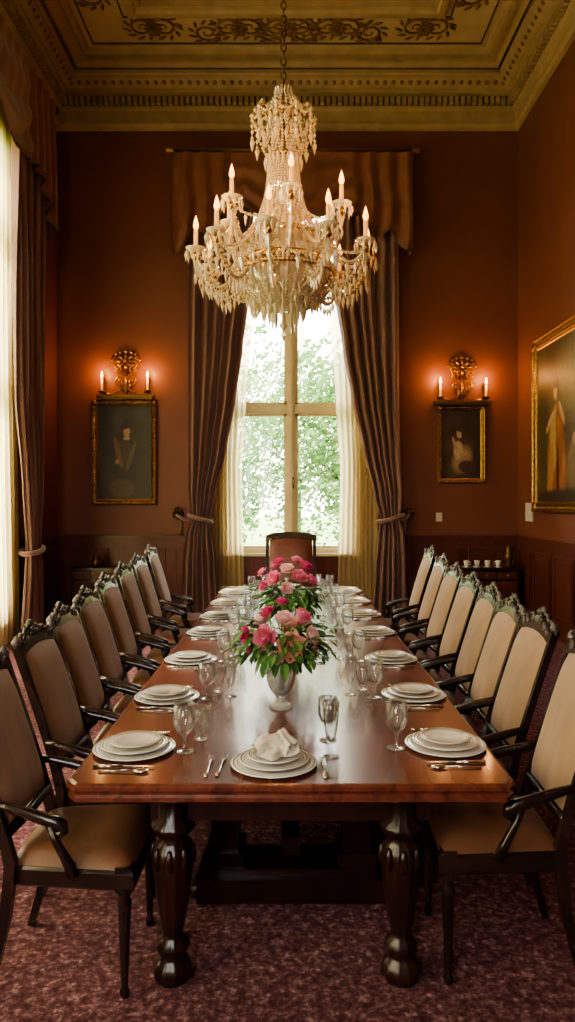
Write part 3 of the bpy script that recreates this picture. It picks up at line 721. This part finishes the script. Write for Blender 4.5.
# ------------------------------------------------------------------ chairs
def bx(z):
    t=max(0,(z-.46)/.72); return -.215-.235*t**1.12
def make_chair(name,fab,seat,fabb='fabricb',carve=True):
    b=MB()
    for s in (-1,1):
        yy=s*.212
        b.tube([(-.30,yy,0),(-.265,yy,.12),(-.235,yy,.26),(-.218,yy,.40)]+[(bx(z),yy,z) for z in (.46,.55,.65,.75,.85,.95,1.04,1.09)],[.019,.021,.024,.027,.027,.024,.022,.021,.021,.021,.022,.022],'chairw',4,False)
        if carve: b.lathe([(.012,0),(.020,.012),(.022,.025),(.014,.038),(.004,.05)],(bx(1.08),yy,1.08),'silver_w',10)
        b.lathe([(0,0),(.014,0),(.018,.02),(.012,.035),(.015,.10),(.023,.30),(.025,.33),(.016,.345),(.027,.36),(.029,.375),(.024,.38),(.024,.40),(0,.40)],(.185,s*.215,0),'chairw',14)
        b.box((.185,s*.215,.415),(.056,.056,.085),'chairw')
        b.tube([(bx(.67)+.0,s*.222,.67),(-.22,s*.232,.662),(-.14,s*.240,.642),(-.08,s*.243,.624),(-.045,s*.243,.616),(-.022,s*.243,.604),(-.018,s*.243,.584),(-.035,s*.243,.574),(-.05,s*.243,.584)],[.015,.016,.020,.022,.022,.02,.017,.014,.008],'chairw',8)
        b.tube([(-.07,s*.243,.61),(-.045,s*.246,.55),(-.01,s*.248,.49),(.015,s*.240,.43)],[.015,.014,.017,.02],'chairw',8)
    def trap(i,z): return [(-.235+i,-.205+i,z),(.225-i,-.25+i,z),(.225-i,.25-i,z),(-.235+i,.205-i,z)]
    pr=[(.03,.375),(.01,.375),(0,.385),(0,.435),(.012,.45)]
    for a in range(len(pr)-1):
        p=trap(*pr[a]);q=trap(*pr[a+1])
        for j in range(4): b.add([p[j],p[(j+1)%4],q[(j+1)%4],q[j]],[(0,1,2,3)],'chairw')
    b.add(trap(.03,.375),[(3,2,1,0)],'chairw')
    def cush(s,t):
        u=2*s-1;v=2*t-1
        hw=(.20+.045*(u+1)/2)
        e=(1-abs(u)**5)*(1-abs(v)**5)
        z=.448+.058*max(0,e)**.42+.008*(1-u*u)*(1-v*v)
        return (-.005+u*.222*(1-.02*abs(v)**4),v*hw,z)
    b.surf(cush,18,18,seat)
    def fr(s,t):
        z=.575+.475*t; y=(2*s-1)*.192; e=max(0,(1-abs(2*s-1)**4)*(1-abs(2*t-1)**6))
        return (bx(z)+.010+.034*e**.6,y,z+.012*(1-(2*s-1)**2)*(t))
    b.surf(fr,12,20,fab)
    def bk(s,t):
        z=.575+.475*t; y=(2*s-1)*.192; e=max(0,(1-abs(2*s-1)**4)*(1-abs(2*t-1)**6))
        return (bx(z)-.010-.014*e**.6,y,z)
    b.surf(bk,10,14,fabb,flip=True)
    b.tube([(bx(.555),-.21,.555),(bx(.545),0,.545),(bx(.555),.21,.555)],.022,'chairw',6)
    if not carve:
        half=[(0,1.128),(.10,1.124),(.18,1.112),(.215,1.095),(.232,1.07),(.232,1.04),(.19,1.035),(0,1.045)]
    else:
        half=[(0,1.150),(.022,1.146),(.04,1.132),(.065,1.136),(.085,1.122),(.10,1.112),(.125,1.118),(.15,1.110),(.165,1.098),(.19,1.102),(.215,1.094),(.228,1.075),(.222,1.045),(.19,1.04),(.15,1.05),(.08,1.06),(0,1.065)]
    poly=half+[(-y,z) for y,z in half[1:-1]][::-1]
    b.prism(poly,lambda p,sd:(bx(p[1])+(.018 if sd else -.018),p[0],p[1]),'chairw')
    if carve:
      for s in (-1,1):
        for (y,z,r,sg) in ((.055,1.112,.022,1),(.115,1.092,.018,-1),(.168,1.078,.018,1)):
            for off in (.019,-.019):
                b.tube([p for p in spiral((bx(z)+off,s*y,z),r,1.3,pi/2,(0,1,0),(0,0,1),12,sg*s)],[.0062*(1-.4*i/12) for i in range(13)],'silver_w',5)
        edge=[(bx(z)+.0,s*y,z+.003) for y,z in half[:12]]
        b.tube(edge,.0075,'silver_w',6)
        b.ell((bx(1.12),s*.125,1.118),(.014,.012,.011),'silver_w',8,5); b.ell((bx(1.11),s*.19,1.102),(.014,.011,.010),'silver_w',8,5)
      for i in range(5):
        a=(i-2)*.45; b.ell((bx(1.14),.022*sin(a),1.134+.020*cos(a)),(.016,.008,.016),'silver_w',8,5,R=Matrix.Rotation(-a,3,'X'))
      b.ell((bx(1.12)+.018,0,1.11),(.012,.028,.022),'silver_w',8,5)
    return b.mesh(name)
cm=make_chair('dining_chair_mesh','fabric','leather')
LC=[(2.735,.765,1.01),(3.37,.79,1.01),(3.90,.82,1.02),(4.45,.85,1.04),(5.08,.89,1.06),(5.77,.93,1.08),(6.55,.98,1.09),(7.42,1.03,1.11)]
RC=[(2.80,.755,1.06),(3.47,.78,1.05),(3.98,.80,1.05),(4.46,.82,1.06),(5.02,.84,1.07),(5.65,.87,1.08),(6.32,.91,1.10),(7.06,.95,1.12)]
for y,x,s in LC:
    mkobj('dining_chair',cm,(-x,y,0),(0,0,radians(random.uniform(-1.5,1.5))),scale=(1,1 if y<5 else 1.06,s))
for y,x,s in RC:
    mkobj('dining_chair',cm,(x,y,0),(0,0,pi+radians(random.uniform(-1.5,1.5))),scale=(1,1 if y<5 else 1.06,s))
hm=make_chair('head_chair_mesh','redleather','redleather',carve=False)
mkobj('dining_chair',hm,(0,8.70,0),(0,0,-pi/2),scale=(1,1.40,1.2))

# ------------------------------------------------------------------ tableware
def plate_prof(R,z0,hh):
    return [(0,z0),(R*.55,z0),(R*.62,z0+.004),(R*.98,z0+hh-.002),(R,z0+hh),(R*.985,z0+hh+.003),(R*.66,z0+.009),(R*.58,z0+.006),(0,z0+.006)]
def make_plates():
    b=MB()
    for R,z0,hh in ((.160,0,.012),(.130,.014,.013),(.098,.029,.012)):
        b.lathe(plate_prof(R,z0,hh),(0,0,0),'porcelain',48,cap=False)
        for q,wd in ((.93,.006),(.84,.003)):
            r=R*q; zz=z0+.009+(hh-.006)*(q-.66)/(.985-.66)
            b.lathe([(r-wd/2,zz-.0003-(.0005)),(r,zz+.0011),(r+wd/2,zz+.0008)],(0,0,0),'rim',48,cap=False)
    return b.mesh('plate_stack')
pm=make_plates()
def make_fork():
    b=MB(); b.tube([(0,-.10,.004),(0,-.06,.005),(0,0,.006),(0,.035,.010),(0,.05,.008)],[.009,.007,.004,.004,.008],'steel',8,flat=.35)
    b.tube([(0,.045,.008),(0,.055,.006),(0,.066,.006)],[.008,.012,.012],'steel',8,flat=.25)
    for i in range(4):
        x=(i-1.5)*.0062; b.tube([(x,.062,.006),(x,.09,.006),(x,.105,.009)],[.0022,.002,.001],'steel',5)
    return b.mesh('fork')
def make_knife():
    b=MB(); b.tube([(0,-.11,.005),(0,-.06,.006),(0,0,.006)],[.010,.009,.006],'steel',8,flat=.5)
    poly=[(-.006,0),(.008,0),(.010,.04),(.009,.09),(.002,.118),(-.006,.11)]
    b.prism(poly,lambda p,sd:(p[0],p[1],.004+.003*sd),'steel'); return b.mesh('knife')
def make_spoon():
    b=MB(); b.tube([(0,-.10,.004),(0,-.05,.005),(0,.03,.007)],[.008,.006,.004],'steel',8,flat=.4); b.ell((0,.055,.006),(.019,.03,.005),'steel',12,6); return b.mesh('spoon')
fk,kn,sp=make_fork(),make_knife(),make_spoon()
def glassprof(kind):
    if kind=='goblet':
        return [(0,0),(.034,0),(.036,.003),(.012,.008),(.007,.014),(.006,.05),(.010,.060),(.030,.078),(.040,.10),(.042,.125),(.039,.175),(.0375,.175),(.040,.125),(.038,.10),(.028,.081),(.006,.066),(0,.065)]
    if kind=='tumbler':
        return [(0,0),(.028,0),(.029,.004),(.024,.012),(.018,.02),(.026,.04),(.036,.09),(.040,.13),(.0385,.13),(.0345,.09),(.024,.043),(.010,.028),(0,.027)]
    return [(0,0),(.034,0),(.035,.003),(.012,.007),(.006,.012),(.006,.045),(.014,.06),(.022,.09),(.028,.13),(.032,.185),(.036,.225),(.0345,.225),(.0305,.185),(.0265,.13),(.0205,.092),(.010,.066),(0,.06)]
gm={}
for k in ('goblet','tumbler','flute'):
    b=MB(); b.lathe(glassprof(k),(0,0,0),'glass',24,cap=False); gm[k]=b.mesh('glass_'+k)
ZT=.7605
def put(name,me,u,v,rot=0,z=ZT,sc=1):
    d=F*(H-z)/(v-CY); return mkobj(name,me,(PX(u,d),d,z),(0,0,rot),scale=(sc,sc,sc))
def putxy(name,me,x,y,rot=0,z=ZT,sc=1): return mkobj(name,me,(x,y,z),(0,0,rot),scale=(sc,sc,sc))
Lp=[2.82,3.56,4.40,5.30,6.05,6.85,7.65]; Rp=[2.86,3.60,4.42,5.32,6.15,6.95,7.75]
for s,P in ((-1,Lp),(1,Rp)):
    for i,y in enumerate(P):
        x=s*.613
        putxy('dinner_plate',pm,x,y)
        ro=-pi/2 if s<0 else pi/2
        putxy('knife',kn,x,y-.19,ro+.05*s); putxy('spoon',sp,x-s*.02,y-.235,ro)
        putxy('fork',fk,x,y+.19,ro); 
        putxy('wine_glass',gm['goblet'],s*.415,y-.03+.02*random.random(),0,ZT,1.06); 
        if i>0 or s<0: putxy('water_glass',gm['tumbler'],s*.37,y+.13)
        if i>=1: putxy('champagne_flute',gm['flute'],s*.30,y+.03,0,ZT,.85)
d0=2.655
putxy('dinner_plate',pm,PX(274,d0),d0)
putxy('fork',fk,PX(209,2.63),2.63,.0); putxy('fork',fk,PX(221,2.63),2.64,-.05); putxy('knife',kn,PX(324,2.63),2.63,.02)
put('champagne_flute',gm['flute'],331,757,sc=.95)
put('water_glass',gm['goblet'],328,740)
putxy('dinner_plate',pm,0,8.08)
b=MB()
def nap(s,t):
    a=s*2*pi; 
    r=.078*(1+.15*sin(3*a+1))*(1-t)**.5
    z=.046*t**.8+.005*sin(9*a+4*t)*t
    return (r*cos(a)*1.0+.012*sin(7*t+2*a),r*sin(a)*.75+.01*sin(5*a),z)
b.surf(nap,40,12,'linen')
def fold(cx,cy,ang,L,Hh,wd,ph):
    ca,sa=cos(ang),sin(ang)
    def fn(s,t):
        u=(s-.5)*L; w=(t-.5)*wd*(1+.8*abs(s-.3)); z=Hh*(1-(2*t-1)**2)**.6*(.5+.5*sin(pi*min(1,s*1.2)))+.006*sin(12*s+ph)+.005*sin(15*t+ph)
        return (cx+u*ca-w*sa,cy+u*sa+w*ca,z+.014)
    b.surf(fn,18,14,'linen')
fold(0,0,.3,.15,.060,.07,0); fold(-.03,.01,1.4,.10,.055,.06,2); fold(.04,.01,-.8,.10,.07,.06,4); fold(.03,-.01,.1,.12,.045,.05,1)
b.obj('linen_napkin',(PX(274,d0),d0+.0,ZT+.0405))

# ------------------------------------------------------------------ flowers
def petal(b,C,R,k,az,tilt,L,W,cup):
    def fn(s,t):
        u=(s-.5)*2; w=W*math.sin(pi*min(.93,.12+.8*t))*.5
        x=u*w
        rr=L*t*cos(tilt+cup*t*.5); zz=L*t*sin(tilt+cup*t*.5)
        zz+=.25*w*u*u; rr-=.25*w*u*u
        p=Vector((rr*cos(az)-x*sin(az),rr*sin(az)+x*cos(az),zz))
        return C+R@p
    b.surf(fn,4,4,k)
def bloom(b,C,dirv,r,k,rng):
    C=Vector(C); R=Vector((0,0,1)).rotation_difference(Vector(dirv).normalized()).to_matrix()
    C=C-R@Vector((0,0,r*.35))
    for layer,(n,tilt,L,cup) in enumerate(((8,.05,1.12,.9),(8,.45,1.02,.8),(7,.8,.90,.8),(5,1.1,.8,.9),(4,1.35,.7,1.1))):
        for i in range(n):
            petal(b,C,R,k,2*pi*i/n+layer*.5+rng.uniform(-.15,.15),tilt+rng.uniform(-.12,.12),r*L,r*1.05*(1-.08*layer),cup)
    b.ell(C+R@Vector((0,0,r*.4)),r*.3,k,8,5)
def leafm(b,C,dirv,L,W,k,droop=.3):
    C=Vector(C);D_=Vector(dirv).normalized(); S=D_.cross(Vector((0,0,1)))
    if S.length<.1: S=Vector((1,0,0))
    S.normalize(); N=S.cross(D_)
    def fn(s,t):
        w=W*sin(pi*t)**.8*.5; u=2*s-1
        return C+D_*(L*t)+S*(u*w)+N*(abs(u)*w*.5)+Vector((0,0,-droop*L*t*t))
    b.surf(fn,2,6,k)
def bouquet(name,loc,blooms,seed,rad,zc,emax=.5,nleaf=110,nsprig=20):
    rng=random.Random(seed); par=empty(name,loc)
    b=MB()
    vp=[(0,0),(.052,0),(.055,.008),(.035,.018),(.018,.03),(.016,.045),(.03,.06),(.052,.09),(.064,.13),(.066,.165),(.060,.20),(.066,.225),(.075,.235),(.071,.236),(.056,.20),(.061,.165),(.058,.13),(.046,.092),(.02,.066),(0,.062)]
    b.lathe(vp,(0,0,0),'crystalv',48,flute=12,famp=.05,cap=False)
    b.obj('glass_vase',parent=par)
    b=MB()
    for (x,y,z,r,k) in blooms:
        dv_=Vector((x,y,(z-zc)+.07)); 
        b.tube([(x*.1,y*.1,.08),(x*.25,y*.25,.2),(x*.8,y*.8,z-.03)],.0028,'stem',5)
        bloom(b,(x,y,z),dv_,r,k,rng)
    b.obj('blooms',parent=par)
    b=MB()
    for i in range(nleaf):
        a=rng.uniform(0,2*pi); e=rng.uniform(-.9,emax); rr=rad*rng.uniform(.4,.95)
        dr=Vector((cos(a)*cos(e),sin(a)*cos(e),sin(e)*.7+.0)); st=Vector((0,0,zc-.04))+dr*rr
        leafm(b,st,dr+Vector((0,0,rng.uniform(-.5,.25))),rng.uniform(.06,.10),rng.uniform(.028,.048),'leaf',rng.uniform(0,.6))
    for i in range(nsprig):
        a=rng.uniform(0,2*pi); e=rng.uniform(-.6,emax); L=rad*rng.uniform(1.0,1.35)
        dr=Vector((cos(a)*cos(e),sin(a)*cos(e),sin(e)*.8)); P0=Vector((0,0,zc-.06)); pts=[P0,P0+dr*L*.5+Vector((0,0,.03)),P0+dr*L]
        b.tube(pts,.0018,'stem',4)
        for q in range(6):
            t=.5+.1*q; pp=P0+dr*L*t; sd=Vector((-sin(a),cos(a),.3))*(1 if q%2 else -1); leafm(b,pp,dr*.6+sd,.045,.02,'leaf',.2)
    b.obj('foliage',parent=par)
    return par
dF=3.40; f=F/dF
def bl(u,v,y,rpx,k,ff=f,u0=281):
    return ((u-u0)/ff,y,H-(v-CY)/ff-ZT,rpx/ff,k)
B1=[bl(291,640,-.15,16,'pk3'),bl(266,632,-.14,13.5,'pk1'),bl(311,631,-.11,10,'pk4'),bl(247,631,-.08,9.5,'pk2'),bl(285,615,-.09,10,'pk4'),bl(267,611,-.03,9,'pk2'),bl(303,614,-.03,10,'pk1'),
    bl(249,647,-.06,7,'pk1'),bl(262,622,.08,11,'pk4'),bl(303,624,.1,11,'pk1'),bl(290,632,.14,12,'pk3'),bl(262,640,.12,10,'pk1'),bl(313,649,-.06,8,'pk4'),bl(282,602,.0,8,'pk2'),bl(277,650,-.15,8,'pk4')]
bouquet('flower_arrangement',(PX(281,dF),dF,ZT),B1,3,.21,.37,.55,165,30)
dG=4.5; g=F/dG
B2=[bl(u,v,y,r,k,g,288) for u,v,y,r,k in ((274,576,-.14,9,'pk1'),(299,574,-.14,8.5,'pk1'),(306,565,-.08,7.5,'pk2'),(287,567,-.12,7.5,'pk4'),(264,584,-.10,6.5,'pk2'),(311,579,-.08,7.5,'pk1'),(287,585,-.15,7,'pk4'),(262,572,.0,6.5,'pk1'),(278,561,.0,7,'pk2'),(297,561,.08,7,'pk1'),(276,568,.1,7,'pk1'))]
bouquet('flower_arrangement',(PX(288,dG),dG,ZT),B2,5,.20,.44,.5,150,22)
def candlestick(x,y):
    b=MB(); b.lathe([(0,0),(.045,0),(.05,.006),(.02,.02),(.012,.05),(.02,.08),(.010,.10),(.010,.19),(.022,.21),(.024,.235),(.012,.24)],(0,0,0),'glass',20); b.obj('glass_candlestick',(x,y,ZT))
candlestick(-.21,4.75); candlestick(.20,4.7)

# ------------------------------------------------------------------ side furniture
def sideboard(name,x0,x1):
    par=empty(name,((x0+x1)/2,YB-.32,0)); w=x1-x0; b=MB()
    b.box((0,0,.785),(w,.46,.03),'wood'); b.box((0,0,.765),(w-.04,.43,.015),'wood'); b.box((0,.01,.5),(w-.08,.40,.52),'wood')
    n=2 if w<.9 else 3
    for i in range(n):
        c=-w/2+.06+(w-.12)*(i+.5)/n; b.box((c,-.2,.69),((w-.12)/n-.03,.02,.10),'wains'); b.box((c,-.2,.43),((w-.12)/n-.03,.02,.34),'wains'); b.ell((c,-.22,.69),.012,'brass',8,5); b.ell((c+.06,-.22,.45),.012,'brass',8,5)
    for sx in (-1,1):
        for sy in (-1,1): b.lathe([(0,0),(.02,0),(.03,.03),(.018,.06),(.028,.2),(.034,.25),(0,.25)],(sx*(w/2-.07),sy*.15,0),'wood',12)
    b.obj('cabinet',parent=par); return par
sideboard('sideboard',2.25,3.27); sideboard('sideboard',-3.15,-2.45)
b=MB(); b.lathe([(0,0),(.018,0),(.02,.004),(.032,.03),(.036,.06),(.033,.06),(.028,.03),(0,.006)],(0,0,0),'porcelain',20,cap=False); b.tube([(.033,0,.05),(.05,0,.045),(.05,0,.025),(.03,0,.02)],.004,'porcelain'); b.lathe([(0,-.004),(.04,-.004),(.062,.006),(.04,0),(0,0)],(0,0,0),'porcelain',24,cap=False)
cup=b.mesh('teacup')
for i,x in enumerate((2.5,2.65,2.80,2.95)): mkobj('teacup',cup,(x,10.26,.807),(0,0,i),scale=(1.15,1.15,1.5))
b=MB(); b.lathe([(0,0),(.06,0),(.065,.02),(.05,.03),(.03,.05),(.055,.09),(.065,.14),(.045,.19),(.03,.21),(.04,.24),(.028,.28),(0,.29)],(0,0,0),'bronze',20)
for s in (-1,1): b.tube([(s*.06,0,.12),(s*.10,0,.16),(s*.08,0,.21),(s*.04,0,.2)],.008,'bronze')
b.obj('bronze_urn',(3.14,10.40,.801))
b=MB(); b.lathe([(0,0),(.05,0),(.07,.03),(.075,.07),(.05,.12),(.025,.15),(.035,.18),(.032,.18),(0,.15)],(0,0,0),'bronze',20); b.obj('bronze_vase',(-2.8,10.35,.801))
def switch(name,loc,rz,w=.09,h=.13):
    b=MB(); b.box((0,-.005,0),(w,.01,h),'white'); b.box((0,-.013,0),(w*.35,.008,h*.35),'white'); b.box((0,-.018,.01),(w*.2,.008,h*.15),'white'); b.obj(name,loc,(0,0,rz))
switch('light_switch',(PX(439,YB),YB,PZ(517,YB)),0)
switch('thermostat',(XR,F*XR/(529.5-CX),PZ(512,10.2)),-pi/2,.3,.26)

# ------------------------------------------------------------------ outside
b=MB(); b.box((0,30,-.6),(160,160,.2),'lawn'); b.obj('lawn')
def tree(x,y,h,r,seed):
    rng=random.Random(seed); b=MB()
    b.tube([(0,0,0),(.1,0,h*.3),(0,.1,h*.6),(.1,0,h*.85)],[.28,.22,.16,.05],'bark',8)
    for i in range(8):
        a=rng.uniform(0,2*pi); z=h*rng.uniform(.3,.7); b.tube([(0,0,z),(r*.4*cos(a),r*.4*sin(a),z+.6),(r*.8*cos(a),r*.8*sin(a),z+1.2)],[.08,.05,.02],'bark',5)
    cl=[(rng.uniform(-1,1)*r*.7,rng.uniform(-1,1)*r*.7,h*rng.uniform(.15,.95),rng.uniform(.35,.6)*r) for _ in range(26)]
    for cx,cy,cz,cr in cl:
        for q in range(300):
            d=Vector((rng.gauss(0,1),rng.gauss(0,1),rng.gauss(0,1))).normalized()*cr*rng.uniform(.7,1.05)
            p=Vector((cx,cy,cz))+d
            if p.z<.4: continue
            n_=Vector((rng.gauss(0,1),rng.gauss(0,1),rng.gauss(0,1)+1)).normalized(); t1=n_.orthogonal().normalized(); t2=n_.cross(t1); L=rng.uniform(.08,.16)
            b.add([p+t1*L,p+t2*L*.6,p-t1*L,p-t2*L*.6],[(0,1,2,3)],'tleaf')
    b.obj('tree',(x,y,-.499))
for i,(x,y,h,r) in enumerate(((-2.9,24,7.6,2.6),(2.6,26,7.0,2.7),(0.2,34,8.6,3.6),(6.5,30,9,3.2),(-7.5,32,10,3.4))): tree(x,y,h,r,20+i)

# ------------------------------------------------------------------ lights, world
def portal(name,loc,rot,sx,sy):
    l=bpy.data.lights.new(name,'AREA'); l.shape='RECTANGLE'; l.size=sx; l.size_y=sy; l.cycles.is_portal=True
    o=bpy.data.objects.new(name,l); bpy.context.scene.collection.objects.link(o); o.location=loc; o.rotation_euler=rot
portal('window_portal',(0,YB+.32,(BW[2]+BW[3])/2),(-pi/2,0,0),1.84,5.2)
for h in LW: portal('window_portal',(XL-.32,(h[0]+h[1])/2,(h[2]+h[3])/2),(0,-pi/2,0),5.75,2.2)
for h in FILLW: portal('window_portal',((h[0]+h[1])/2,YF-.32,(h[2]+h[3])/2),(pi/2,0,0),h[1]-h[0],h[3]-h[2])
w=bpy.data.worlds.new('sky'); bpy.context.scene.world=w; w.use_nodes=True; nt=w.node_tree; bg=nt.nodes['Background']
tc=nt.nodes.new('ShaderNodeTexCoord'); sx=nt.nodes.new('ShaderNodeSeparateXYZ'); rp=nt.nodes.new('ShaderNodeValToRGB')
nt.links.new(tc.outputs['Generated'],sx.inputs[0]); nt.links.new(sx.outputs['Z'],rp.inputs[0])
rp.color_ramp.elements[0].color=(1,.95,.86,1); rp.color_ramp.elements[1].color=(.90,.93,1,1)
nt.links.new(rp.outputs[0],bg.inputs[0]); bg.inputs[1].default_value=11
l=bpy.data.lights.new('sun','SUN'); l.energy=9; l.angle=radians(3); l.color=(1,.93,.8)
o=bpy.data.objects.new('sun',l); bpy.context.scene.collection.objects.link(o)
o.rotation_euler=Vector((.62,.12,-.78)).to_track_quat('-Z','Y').to_euler(); o.location=(-5,-5,20)

# ------------------------------------------------------------------ camera
cam=bpy.data.cameras.new('camera'); co=bpy.data.objects.new('camera',cam); bpy.context.scene.collection.objects.link(co)
co.location=(0,0,H); co.rotation_euler=(pi/2,0,0); cam.sensor_fit='VERTICAL'; cam.sensor_height=36; cam.sensor_width=36*575/1022
cam.lens=F/1022*36; cam.shift_x=-(CX-287.5)/1022; cam.shift_y=-(511-CY)/1022; cam.clip_start=.05; cam.clip_end=300
bpy.context.scene.camera=co
vs=bpy.context.scene.view_settings; vs.view_transform='AgX'
try: vs.look='AgX - Medium High Contrast'
except Exception: pass
vs.exposure=.6
